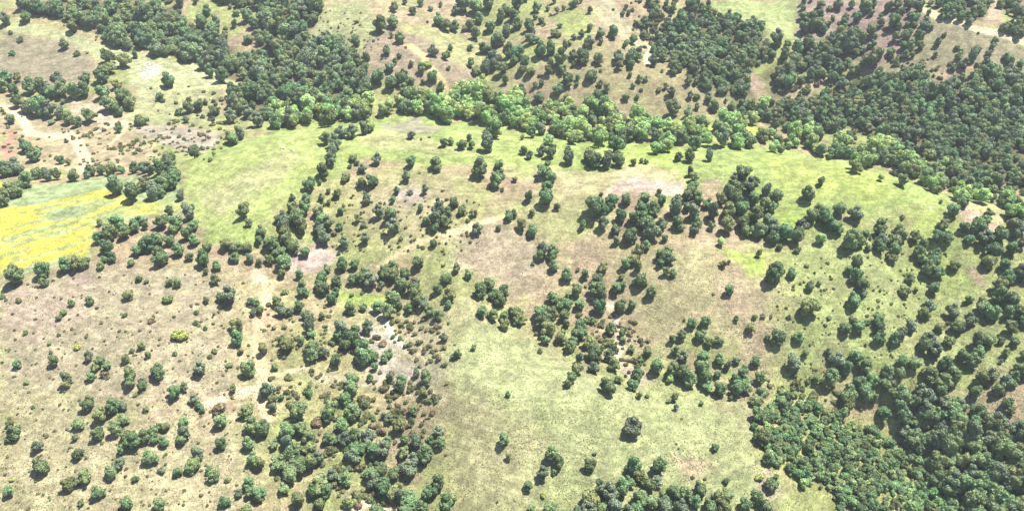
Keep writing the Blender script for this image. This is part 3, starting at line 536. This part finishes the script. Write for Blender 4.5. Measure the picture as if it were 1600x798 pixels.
490,70,130 490,130,100 360,10,90 600,80,110 590,20,110 710,170,110 650,90,70 830,70,130 820,140,120 830,210,120 900,120,90 740,20,100 980,90,120 950,50,100 1090,110,100 1070,60,90 1170,110,60 1110,0,90 1290,50,90 1435,35,90 1530,10,50 1485,120,80 1500,170,70 1120,220,80 1200,220,90 1000,210,110 30,620,110 20,340,90 40,200,80 220,620,80p 210,500,80 300,520,90
"""
rec = []; ox = oy = 0
for line in TREES.splitlines():
    if not line.strip(): continue
    if line[0] == 'T': _, ox, oy = line.split(); ox, oy = float(ox), float(oy); continue
    for t in line.split():
        k = 'o'
        if t[-1].isalpha(): k = t[-1]; t = t[:-1]
        x, y, w_ = map(float, t.split(','))
        rec.append((ox + x / 3.99, oy + y / 3.99, w_ / 3.99, k))
def place(us, vs_, ws, drop):
    'points of the photograph set down on the ground, with crown width in metres'
    us, vs_, ws = map(np.asarray, (us, vs_, ws))
    x, y = cast(us, vs_ + ws * drop); z = ground(x, y)
    _, _, dep = project(x, y, z)
    return x, y, z, ws * dep / F
KINDS = {}
for r_ in rec: KINDS.setdefault(r_[3], []).append(r_)
for k in KINDS: KINDS[k].sort(key=lambda r_: -r_[2])

# words that say where a thing stands: named spots of the ground and of the tree cover
MARKS = """110,42,the pale far pasture|40,95,the brown far slope|70,170,the pale dirt clearing|165,172,the bare tan clearing|250,125,the meadow strewn with white stones|300,165,the scrubby dip under the stony meadow
90,225,the forked dirt road|250,215,the grey eroded bank|15,290,the small yellow corner plot|110,275,the back edge of the green crop|240,288,the grove behind the rapeseed|60,340,the middle of the rapeseed
200,365,the grove at the rapeseed's end|285,365,the grove by the smooth meadow|350,300,the smooth rounded meadow|380,375,the foot of the smooth meadow|125,410,the lower edge of the rapeseed|520,235,the meadow's dividing tree row
445,350,the big grove above the pink hollow|492,392,the pink bare hollow|560,285,the bright green patch below the row|600,205,the grey patch of the plateau|700,225,the tree line in mid plateau|660,245,the pale path along the rim
640,310,the stony patch on the steep slope|600,350,the dry slope above the track|690,335,the ring-shaped clump|690,370,the twin wheel tracks|760,265,the dark pair at the rim|850,270,the rim's stepped clump
900,240,the tree row on the plateau|1060,245,the far lip of the plateau|810,365,the greyish open slope|930,330,the pink bare strip|1000,350,the grove below the bare strip|1090,330,the narrow arm of the long grove
1160,320,the heart of the long grove|1200,370,the lower end of the long grove|1260,330,the lime green patch|1320,345,the trees below the lime patch|1300,290,the plateau's smooth far end|1450,280,the wooded drop behind the plateau
1490,330,the bare pink spots|1400,380,the knot of trees on the slope|1540,380,the wood at the slope's top|1210,430,the great round oak|1310,430,the string of shaded trees|1420,440,the terraced slope
1540,470,the dense wood by the frame's edge|1440,510,the slope under the terraces|1330,530,the loose groves mid slope|1240,540,the sparse pink slope|1120,520,the small group of round oaks|1080,440,the open grass with few trees
1000,420,the oaks below the grove|930,430,the tall clump by the gully|860,420,the head of the middle gully|840,490,the wooded middle gully|960,520,the eroded red rill|910,570,the gully's far bend
1000,590,the mouth of the red rill|1120,590,the wooded ravine side|1250,600,the scrub above the thicket|770,460,the clump at the spur's head|700,440,the saddle by the pale path|620,410,the crescent of oaks
640,470,the oaks under the crescent|520,420,the stepped oaks by the hollow|560,520,the big mid slope clump|590,560,the white rocky ground|660,530,the brown scrub patch|500,500,the oaks by the sandy wash
430,520,the sandy wash|440,470,the bushes beside the sandy wash|360,470,the grass above the wash|300,500,the yellow flowering bush|200,450,the upper dry slope|60,480,the pinkish bare slope
80,560,the lone bushes on the dry slope|150,580,the loose thickets mid slope|230,580,the bushes in mid slope|320,580,the slope left of the wash|300,630,the pale eroded bank|400,640,the wash's lower end
200,680,the winding thicket|290,680,the twin bushes below the winding thicket|60,700,the lowest grass corner|130,740,the bushes at the slope's foot|200,750,the scattered lower bushes|320,730,the arched thicket
400,760,the edge of the lower gully|460,650,the upper lower-gully wood|480,700,the broad crown of the lower gully|530,630,the scrubby gully head|570,690,the gully's dark middle|640,710,the spur side of the lower gully
600,760,the gully wood at the frame's foot|680,780,the last trees of the lower gully|640,640,the scrub between wash and spur|690,600,the bare spur shoulder|790,600,the smooth pale spur|800,680,the spur's sparse lower flank
860,720,the oak pair on the spur|920,720,the spur's single oaks|985,665,the lone domed oak|950,610,the spur's upper edge|1060,640,the seedlings on the spur|980,740,the wood at the spur's foot
930,780,the low dark wood|1050,770,the wood at the frame's foot|1120,750,the light eroded patch|1170,630,the bend of the ravine wood|1190,700,the thicket's ragged edge|1230,760,the pale gap in the thicket
1320,720,the mixed green thicket|1330,620,the trees above the ravine|1400,640,the shaded ravine trees|1470,620,the ravine's far bank|1530,600,the grassy gap near the edge|1560,720,the deep ravine wood
600,50,the domed far pasture|690,90,the tan scar on the far spur|640,120,the far spur's clump|720,40,the far spur's crest|760,100,the far wooded cleft|780,30,the cleft's upper wood
840,100,the facing slope's near end|900,90,the dotted facing slope|940,50,the pale crest|980,90,the foot of the pale crest|930,130,the slope over the valley wood|1000,140,the lower dotted slope
1030,30,the brushy far cleft|1100,150,the edge of the dark wood|560,160,the valley meadow|460,185,the valley wood behind the meadow|740,160,the pale valley willows|830,180,the valley wood behind the plateau
1000,185,the grey valley trees|1150,200,the lime valley glade|1200,165,the pale tree in the valley|1270,40,the dotted purple slope|1350,30,the crest of the purple slope|1390,50,the purple bare ground
1420,70,the flank of the purple slope|1270,100,the grove under the purple slope|1360,90,the clump over the dark forest|1480,90,the fading grass below the crest path|1520,110,the reddish cutting|1570,100,the scrub by the reddish cutting
1470,20,the crest path|1250,120,the bare tan forest gap|400,20,the far forest's top|350,30,the dotted far pasture|200,60,the forest band's lower edge|1560,530,the pink gap by the wood"""
MK = []
for t in MARKS.replace('\n', '|').split('|'):
    u, v, s = t.split(',', 2); MK.append((float(u), float(v), s))
MKA = np.array([(m_[0], m_[1]) for m_ in MK])
def where(u, v):
    d = np.hypot(MKA[:, 0] - u, (MKA[:, 1] - v) * 1.3); k = int(d.argmin()); dx, dy = u - MKA[k, 0], v - MKA[k, 1]
    if d[k] < 15: rel = 'at'
    elif abs(dx) > 2.2 * abs(dy): rel = 'right of' if dx > 0 else 'left of'
    elif abs(dy) > 2.2 * abs(dx): rel = 'below' if dy > 0 else 'above'
    else: rel = ('below' if dy > 0 else 'above') + (' right of' if dx > 0 else ' left of')
    return rel, MK[k][2]
ORD = ['', 'first', 'second', 'third', 'fourth', 'fifth', 'sixth', 'seventh', 'eighth', 'ninth', 'tenth']
def label_all(objs, kindword):
    """objs: list of (object, u, v, w_px). Labels single each one out."""
    by = {}
    for o, u, v, w_ in objs:
        rel, mk = where(u, v); size = 'broad' if w_ > 27 else 'small' if w_ < 20 else 'mid-sized'
        by.setdefault(f'{size} {kindword} {rel} {mk}', []).append((u, v, o))
    for s, g in by.items():
        g.sort(key=lambda q: q[0])
        for i, (_, _, o) in enumerate(g):
            if len(g) == 1: o['label'] = s
            elif len(g) == 2: o['label'] = s + (', first from left', ', second from left')[i]
            elif i < 10: o['label'] = s + f', {ORD[i + 1]} from left'
            else: o['label'] = s

def tree_empty(name, x, y, z, rot):
    o = D.objects.new(name, None); o.empty_display_size = .5; COL.objects.link(o)
    o.location = (x, y, z); o.rotation_euler = (0, 0, rot); return o
N_OAK = 300
def add_trees(lst, name, part, crowns, trunks, kindword, category, group, drop=.42, widen=.98):
    u, v, w_ = [np.array([r_[i] for r_ in lst]) for i in range(3)]
    x, y, z, s = place(u, v, w_, drop); out = []
    for i in range(len(lst)):
        e = tree_empty(name, x[i], y[i], z[i] - .02 * s[i], random.uniform(0, 6.28))
        k = random.randrange(len(crowns)); hs_ = random.uniform(.88, 1.12); sc = s[i] * widen
        c = D.objects.new(part, crowns[k]); COL.objects.link(c); c.parent = e; c.scale = (sc * random.uniform(.88, 1.12), sc * random.uniform(.88, 1.12), sc * hs_)
        t = D.objects.new('trunk', trunks[k % len(trunks)]); COL.objects.link(t); t.parent = e; t.scale = (sc, sc, sc * hs_)
        e['category'] = category; e['group'] = group; out.append((e, u[i], v[i], w_[i]))
    label_all(out, kindword)
    return out
def add_bushes(lst, name, meshes, kindword, category, group, drop=.25, widen=1.1):
    u, v, w_ = [np.array([r_[i] for r_ in lst]) for i in range(3)]
    x, y, z, s = place(u, v, w_, drop); out = []
    for i in range(len(lst)):
        c = D.objects.new(name, meshes[random.randrange(len(meshes))]); COL.objects.link(c)
        c.location = (x[i], y[i], z[i] - .05 * s[i]); c.rotation_euler = (0, 0, random.uniform(0, 6.28)); q = s[i] * widen
        c.scale = (q * random.uniform(.85, 1.25), q * random.uniform(.85, 1.1), q * random.uniform(.8, 1.2))
        c['category'] = category; c['group'] = group; out.append((c, u[i], v[i], w_[i]))
    label_all(out, kindword)
oaks = KINDS['o']
add_trees(oaks[:N_OAK], 'oak_tree', 'crown', CROWN, TRUNK, 'dark oak', 'oak tree', 'oak trees spread over the hillsides')
add_trees(KINDS['p'], 'pale_tree', 'crown', PALE, TRUNK, 'pale lime tree', 'tree', 'pale spring-green trees in the valley')
add_bushes(KINDS['s'], 'shrub', SHRUB, 'green shrub', 'shrub', 'low shrubs dotted over the grass')
add_bushes(KINDS['b'], 'dry_bush', BRNB, 'dry russet bush', 'bush', 'dry russet bushes')
add_bushes(KINDS['y'], 'yellow_bush', [YELB], 'yellow flowering bush', 'bush', 'yellow flowering bushes')

# ---------------------------------------------------------------- the rest of the wood: one object each, grown on points
def inpoly(p, u, v):
    ins = np.zeros(u.shape, bool)
    for a, b in zip(p, np.roll(p, -1, 0)):
        if a[1] != b[1]: ins ^= ((a[1] > v) != (b[1] > v)) & (u < (b[0] - a[0]) * (v - a[1]) / (b[1] - a[1]) + a[0])
    return ins
def fill(s, wpx, dens=.72, jit=.25, rag=1.8):
    """points spread over a photo region with a minimum spacing that matches crown width"""
    p = parse(s); st = wpx * dens; pu_, pv_ = [], []
    j = 0; v = p[:, 1].min()
    while v < p[:, 1].max():
        us = np.arange(p[:, 0].min() + (j % 2) * st / 2, p[:, 0].max(), st)
        pu_.append(us + RNG.normal(size=len(us)) * st * jit); pv_.append(v + RNG.normal(size=len(us)) * st * jit * .8); v += st * .72; j += 1
    u = np.concatenate(pu_); v = np.concatenate(pv_); k = inpoly(p, u, v); u, v = u[k], v[k]
    e = wpx * rag; u = u + e * fbm(u / 18, v / 14, 430, 3); v = v + e * fbm(u / 18, v / 14, 431, 3)
    return u, v, wpx * RNG.uniform(.70, 1.35, len(u))
def scatter_object(name, pts_, sources, label, kindname, trunks=True, category=None):
    x, y, z, s = pts_; n = len(x)
    V = [np.stack([x, y, z - .02 * s], 1)]; faces = []; base = n
    if trunks:
        a = np.arange(5) * 2 * math.pi / 5
        ring = np.stack([np.cos(a), np.sin(a)], 1)
        lo = np.concatenate([x[:, None, None] + ring[None, :, :1] * .045 * s[:, None, None], y[:, None, None] + ring[None, :, 1:] * .045 * s[:, None, None], np.broadcast_to((z - .1 * s)[:, None, None], (n, 5, 1))], 2)
        hi = np.concatenate([x[:, None, None] + ring[None, :, :1] * .02 * s[:, None, None], y[:, None, None] + ring[None, :, 1:] * .02 * s[:, None, None], np.broadcast_to((z + .42 * s)[:, None, None], (n, 5, 1))], 2)
        V.append(np.concatenate([lo, hi], 1).reshape(-1, 3))
        b0 = base + np.arange(n)[:, None] * 10; k = np.arange(5)[None, :]
        faces.append(np.stack([b0 + k, b0 + (k + 1) % 5, b0 + 5 + (k + 1) % 5, b0 + 5 + k], -1).reshape(-1, 4))
    V = np.concatenate(V)
    me = mesh_np(name, V, faces, [M_BARK]) if faces else D.meshes.new(name)
    if not faces:
        me.vertices.add(n); me.vertices.foreach_set('co', V.astype(np.float32).ravel()); me.update()
    m_ = len(V)
    def attr(nm, ty, arr, key='value'):
        at = me.attributes.new(nm, ty, 'POINT'); full = np.zeros(m_, arr.dtype); full[:n] = arr; at.data.foreach_set(key, full)
    attr('is_base', 'BOOLEAN', np.ones(n, bool)); attr('size', 'FLOAT', s.astype(np.float32))
    attr('turn', 'FLOAT', RNG.uniform(0, 6.28, n).astype(np.float32)); attr('pick', 'INT', RNG.integers(0, len(sources), n).astype(np.int32))
    attr('stretch', 'FLOAT', RNG.uniform(.85, 1.15, n).astype(np.float32))
    o = D.objects.new(name, me); COL.objects.link(o); o['kind'] = 'stuff'; o['label'] = label
    g = D.node_groups.new(name, 'GeometryNodeTree')
    g.interface.new_socket('Geometry', in_out='INPUT', socket_type='NodeSocketGeometry'); g.interface.new_socket('Geometry', in_out='OUTPUT', socket_type='NodeSocketGeometry')
    N = g.nodes; L = g.links; gi = N.new('NodeGroupInput'); go = N.new('NodeGroupOutput')
    jn = N.new('GeometryNodeJoinGeometry'); sj = N.new('GeometryNodeJoinGeometry')
    for src in reversed(sources):
        oi = N.new('GeometryNodeObjectInfo'); oi.transform_space = 'ORIGINAL'; oi.inputs['Object'].default_value = src; oi.inputs['As Instance'].default_value = True
        L.new(oi.outputs['Geometry'], sj.inputs[0])
    def na(nm, ty):
        a = N.new('GeometryNodeInputNamedAttribute'); a.data_type = ty; a.inputs['Name'].default_value = nm; return a.outputs['Attribute']
    ip = N.new('GeometryNodeInstanceOnPoints'); ip.inputs['Pick Instance'].default_value = True
    L.new(gi.outputs[0], ip.inputs['Points']); L.new(na('is_base', 'BOOLEAN'), ip.inputs['Selection']); L.new(sj.outputs[0], ip.inputs['Instance']); L.new(na('pick', 'INT'), ip.inputs['Instance Index'])
    rt = N.new('ShaderNodeCombineXYZ'); L.new(na('turn', 'FLOAT'), rt.inputs[2]); L.new(rt.outputs[0], ip.inputs['Rotation'])
    szn = na('size', 'FLOAT'); mz = N.new('ShaderNodeMath'); mz.operation = 'MULTIPLY'; L.new(szn, mz.inputs[0]); L.new(na('stretch', 'FLOAT'), mz.inputs[1])
    sc = N.new('ShaderNodeCombineXYZ'); L.new(szn, sc.inputs[0]); L.new(szn, sc.inputs[1]); L.new(mz.outputs[0], sc.inputs[2]); L.new(sc.outputs[0], ip.inputs['Scale'])
    L.new(gi.outputs[0], jn.inputs[0]); L.new(ip.outputs[0], jn.inputs[0]); L.new(jn.outputs[0], go.inputs[0])
    md = o.modifiers.new('grow', 'NODES'); md.node_group = g
    return o
def sources_of(meshes):
    res = []
    for me in meshes:
        for o in D.objects:
            if o.data is me: res.append(o); break
    return res
parts_ = [place(*[np.array([r_[i] for r_ in oaks[N_OAK:]]) for i in range(3)], .40)]
def woods(keys, thin=-.42):
    out = []
    for k in keys:
        s, wpx = FOREST[k]; u, v, w_ = fill(s, wpx * .92, .60, .34, 1.2); x, y, z, q = place(u, v, w_ * RNG.uniform(.8, 1.25, len(u)), .42)
        g = fbm(x / 16, y / 16, 410, 3) > thin; out.append((x[g], y[g], z[g], q[g]))
    return out
parts_ += woods(['F1', 'F2', 'F3', 'F4', 'F5', 'F6', 'F7', 'F8', 'FA'], -.40)
# woods and lone oaks of the country round about, which the photograph's frame cuts off
def around(n, seed):
    r = np.random.default_rng(seed); x = r.uniform(-620, 620, n * 3); y = r.uniform(100, 1100, n * 3); z = ground(x, y)
    u, v, dep = project(x, y, z); seen = (dep > 0) & (u > -25) & (u < 1625) & (v > -30) & (v < 820)
    k = ~seen & (fbm(x / 60, y / 60, 400, 3) > r.uniform(-.35, .45, len(x))); x, y, z = x[k][:n], y[k][:n], z[k][:n]
    return x, y, z, r.uniform(4.5, 9, len(x))
parts_.append(around(4200, 5))
for e in ('1605,130 1760,150 1760,680 1605,680', '-160,60 -8,60 -8,300 -160,300', '0,806 760,806 700,880 0,880'): parts_.append(place(*fill(e, 24, 1.5, .45), .42))
pts_all = [np.concatenate([p[i] for p in parts_]) for i in range(4)]
pts_all[3] = pts_all[3] * 1.02
scatter_object('oak_woodland', pts_all, sources_of(CROWN), 'dense dark oak woods and smaller oaks covering the ravines and far slopes', 'oak')

M_VAL = leaf_material('valley_leaves', (.26, .37, .13), .36, .035, .35)
VAL = [crown_mesh('valley_crown', 380 + k, M_VAL, n_lobes=14, n_leaf=1500, tall=1.15, flat=.95, ragged=.8) for k in range(4)]
vq = []
for e in ("400,165 480,150 560,160 620,150 700,150 800,160 900,180 1000,205 1100,215 1190,215 1190,190 1100,192 1000,195 1000,212 850,206 740,180 600,172 520,188 440,196",
          "1200,215 1300,235 1400,262 1460,290 1540,312 1600,335 1600,315 1540,292 1460,258 1400,228 1330,215 1250,205",
          "600,175 740,184 850,209 950,218 1060,228 1060,205 900,178 760,150 700,150"):
    vq.append(fill(e, 19, .70, .33))
vu, vv, vw = [np.concatenate([a[i] for a in vq]) for i in range(3)]
vo = add_trees([(vu[i], vv[i], vw[i], 'v') for i in range(0, 24 * 9, 9)], 'valley_tree', 'crown', VAL, TRUNK, 'fresh green tree', 'tree', 'fresh green trees of the valley belt')
kk = np.ones(len(vu), bool); kk[0:24 * 9:9] = False
kk &= (fbm(vu / 22, vv / 9, 420, 3) > -.38)
vp = list(place(vu[kk], vv[kk], vw[kk], .42)); vp[3] = vp[3] * RNG.uniform(.75, 1.3, len(vp[3]))
scatter_object('valley_woodland', vp, sources_of(VAL) + sources_of(CROWN[:1]) + sources_of(PALE[:3]), 'fresh green belt of trees along the valley behind the plateau', 'tree')
M_SCR = leaf_material('scrub_leaves', (.15, .16, .065), .3, .04)
SCRB = [crown_mesh('scrub_leaves', 390 + k, M_SCR, n_lobes=6, n_leaf=300, size=.08, bottom=0, tall=.42, flat=.6, ragged=1.2) for k in range(4)]
def mass(name, regions, meshes, single, kindword, label, mat_cat, group, extra=()):
    """a mass of low growth: its first few bushes are objects, the rest one object"""
    q = [fill(*r_, rag=4.0 if r_[1] < 12.5 else 1.8) for r_ in regions]; u, v, w_ = [np.concatenate([a[i] for a in q]) for i in range(3)]
    w_ = w_ * RNG.uniform(.6, 1.3, len(w_)); pr = RNG.permutation(len(u)); u, v, w_ = u[pr], v[pr], w_[pr]
    n = len(meshes); lst = [(u[i], v[i], w_[i], 'x') for i in range(n)]
    x, y, z, s = place(*[np.array([r_[i] for r_ in lst]) for i in range(3)], .25); out = []; src = []
    for i in range(n):
        c = D.objects.new(single, meshes[i]); COL.objects.link(c); c.location = (x[i], y[i], z[i]); c.scale = (s[i],) * 3
        c['category'] = mat_cat; c['group'] = group; out.append((c, u[i], v[i], w_[i])); src.append(c)
    label_all(out, kindword)
    scatter_object(name, place(u[n:], v[n:], w_[n:], .25), src + sources_of(extra), label, single, trunks=False)
mass('thicket', [(THICKET, 13, .54, .42)], THK, 'thicket_bush', 'fresh green thicket bush', 'mixed fresh green thicket filling the ravine side at the spur end', 'bush', 'bushes of the ravine thicket', extra=CROWN[:3])
SCRUB = [("620,480 700,490 700,570 650,575 600,520", 9, 1.3, .4), ("560,600 640,590 690,615 672,660 700,700 640,700 600,680 540,640", 10, 1.0, .4), ("1200,590 1300,600 1360,650 1300,640 1200,632", 11, 1.0, .4),
         ("410,590 520,560 560,610 440,640", 8, 1.6, .4), ("200,195 345,195 350,240 200,245", 6, 1.3, .4), ("1000,0 1050,0 1050,40 1020,80 1000,40", 9, .9, .4), ("1210,105 1330,105 1330,150 1215,165", 9, 1.0, .4),
         ("1400,85 1590,90 1590,125 1400,118", 8, 1.5, .4), ("1320,190 1600,270 1600,330 1500,290 1360,240", 12, .75, .4), ("100,195 210,200 200,262 140,262", 6, 1.5, .4), ("0,170 40,200 100,262 0,230", 7, 1.8, .4),
         ("500,640 560,700 640,798 560,798 500,720", 12, .9, .4), ("900,480 990,500 1010,590 930,560", 8, 1.2, .4), ("400,470 520,470 560,560 420,560", 7, 1.7, .4), ("40,20 390,90 380,130 60,40", 5, 4, .4),
         ("240,135 350,140 400,190 260,190", 7, 1.8, .4), ("1200,430 1400,340 1500,400 1400,560 1220,600", 5, 3.6, .5), ("0,430 400,430 400,798 0,798", 5, 4.2, .5), ("500,300 750,300 750,400 520,400", 5, 3, .5), ("480,20 560,20 620,100 500,60", 4, 2.6, .5)]
mass('scrub', SCRUB, [SCRB[0], SCRB[1], BRNB[0], SCRB[2], SHRUB[1], SCRB[3]], 'scrub_bush', 'low scrub bush', 'low broken scrub of olive and russet bushes over eroded ground', 'bush', 'bushes of the low scrub')

# dry grass tufts, nearest ground only: real blades that break up the sward
def tufts(n, name='grass_tufts', box=(-80, 1680, 330, 880), mat=M_TUFT, label='dry olive grass tufts covering the near slopes', lo=.12, hi=.34, mask=None):
    r = np.random.default_rng(77)
    u = r.uniform(box[0], box[1], n * 2); v = box[2] + (box[3] - box[2]) * r.random(n * 2) ** .8
    x, y = cast(u, v)
    k = (fbm(x / 5, y / 5, 500, 2) > r.uniform(-.5, .35, len(x))) if mask is None else bilin(GX, GY, mask, x, y) > r.uniform(.25, .9, len(x))
    x, y = x[k][:n], y[k][:n]; z = ground(x, y); n = len(x)
    s = r.uniform(lo, hi, n); a = r.uniform(0, 6.28, n); V = []
    for j in range(3):
        t = a + j * 2.09
        V.append(np.stack([np.stack([x + np.cos(t) * s, y + np.sin(t) * s, z - .04], 1), np.stack([x + np.cos(t + 1.9) * s, y + np.sin(t + 1.9) * s, z - .04], 1),
                           np.stack([x + r.normal(size=n) * .08, y + r.normal(size=n) * .08, z + s * .8], 1)], 1))
    V = np.stack(V, 1).reshape(-1, 3)
    o = D.objects.new(name, mesh_np(name, V, [np.arange(len(V)).reshape(-1, 3)], [mat])); COL.objects.link(o)
    o['kind'] = 'stuff'; o['label'] = label
tufts(70000)
M_RAPE = leaf_material('rapeseed_flowers', (.52, .49, .10), .1, .01, .25)
tufts(22000, 'rapeseed', (-60, 300, 275, 425), M_RAPE, 'yellow rapeseed in bloom in streaks across the field', .12, .30, YMASK)

# white stones strewn over the far meadow
def stone(name, seed):
    r = np.random.default_rng(seed); v = IV * (1 + r.normal(size=(12, 1)) * .18) * np.array([1, .75, .5]); return mesh_np(name, v, [IF], [M_STONE])
M_STONE, _t, _b = new_mat('pale_stone'); _b.inputs['Base Color'].default_value = (.55, .54, .5, 1); _b.inputs['Roughness'].default_value = .9
ST = [stone('stone', 900 + k) for k in range(4)]
r_ = np.random.default_rng(4); su = r_.normal(232, 9, 60); sv = r_.normal(110, 7, 60); su = np.append(su, r_.uniform(225, 370, 30)); sv = np.append(sv, su[60:] * .17 + 68 + r_.normal(0, 6, 30))
su = np.append(su, [441, 444.5, 458.5]); sv = np.append(sv, [231, 232, 235])
xs, ys = cast(su, sv); zs = ground(xs, ys)
for i in range(len(xs)):
    o = D.objects.new('stone', ST[i % 4]); COL.objects.link(o); o.location = (xs[i], ys[i], zs[i] + .1); q = r_.uniform(.35, .95); o.scale = (q, q, q); o.rotation_euler = (0, 0, r_.uniform(0, 6.28))
    o['category'] = 'stone'; o['group'] = 'white stones strewn over the far meadow'; o['label'] = 'small white stone strewn among others over the far pale meadow' if i < 90 else ('flat white rock on the smooth meadow, larger of the pair', 'flat white rock on the smooth meadow, smaller of the pair', 'lone grey rock on the smooth meadow beside the white pair')[i - 90]
    if i >= 90: o['group'] = 'rocks on the smooth meadow'; o.scale = ((1.1,) * 3, (.8,) * 3, (.9,) * 3)[i - 90]

# the summer air: thin pale haze
def haze(density):
    x0, x1, y0, y1, z0, z1 = -2900, 2900, -1400, 4400, float(Z.min()) - 60, 260.0
    v = np.array([(a, b, c) for c in (z0, z1) for b in (y0, y1) for a in (x0, x1)])
    f = np.array([(0, 2, 3, 1), (4, 5, 7, 6), (0, 1, 5, 4), (2, 6, 7, 3), (0, 4, 6, 2), (1, 3, 7, 5)])
    mt, t, b = new_mat('haze_air'); t.nodes.remove(b)
    pv_ = t.nodes.new('ShaderNodeVolumePrincipled'); pv_.inputs['Density'].default_value = density; pv_.inputs['Color'].default_value = (.82, .91, 1, 1)
    t.links.new(pv_.outputs[0], t.nodes['Material Output'].inputs['Volume'])
    o = D.objects.new('haze', mesh_np('haze', v, [f], [mt])); COL.objects.link(o); o['kind'] = 'stuff'; o['label'] = 'thin pale summer haze over the hills'
haze(0.00010)
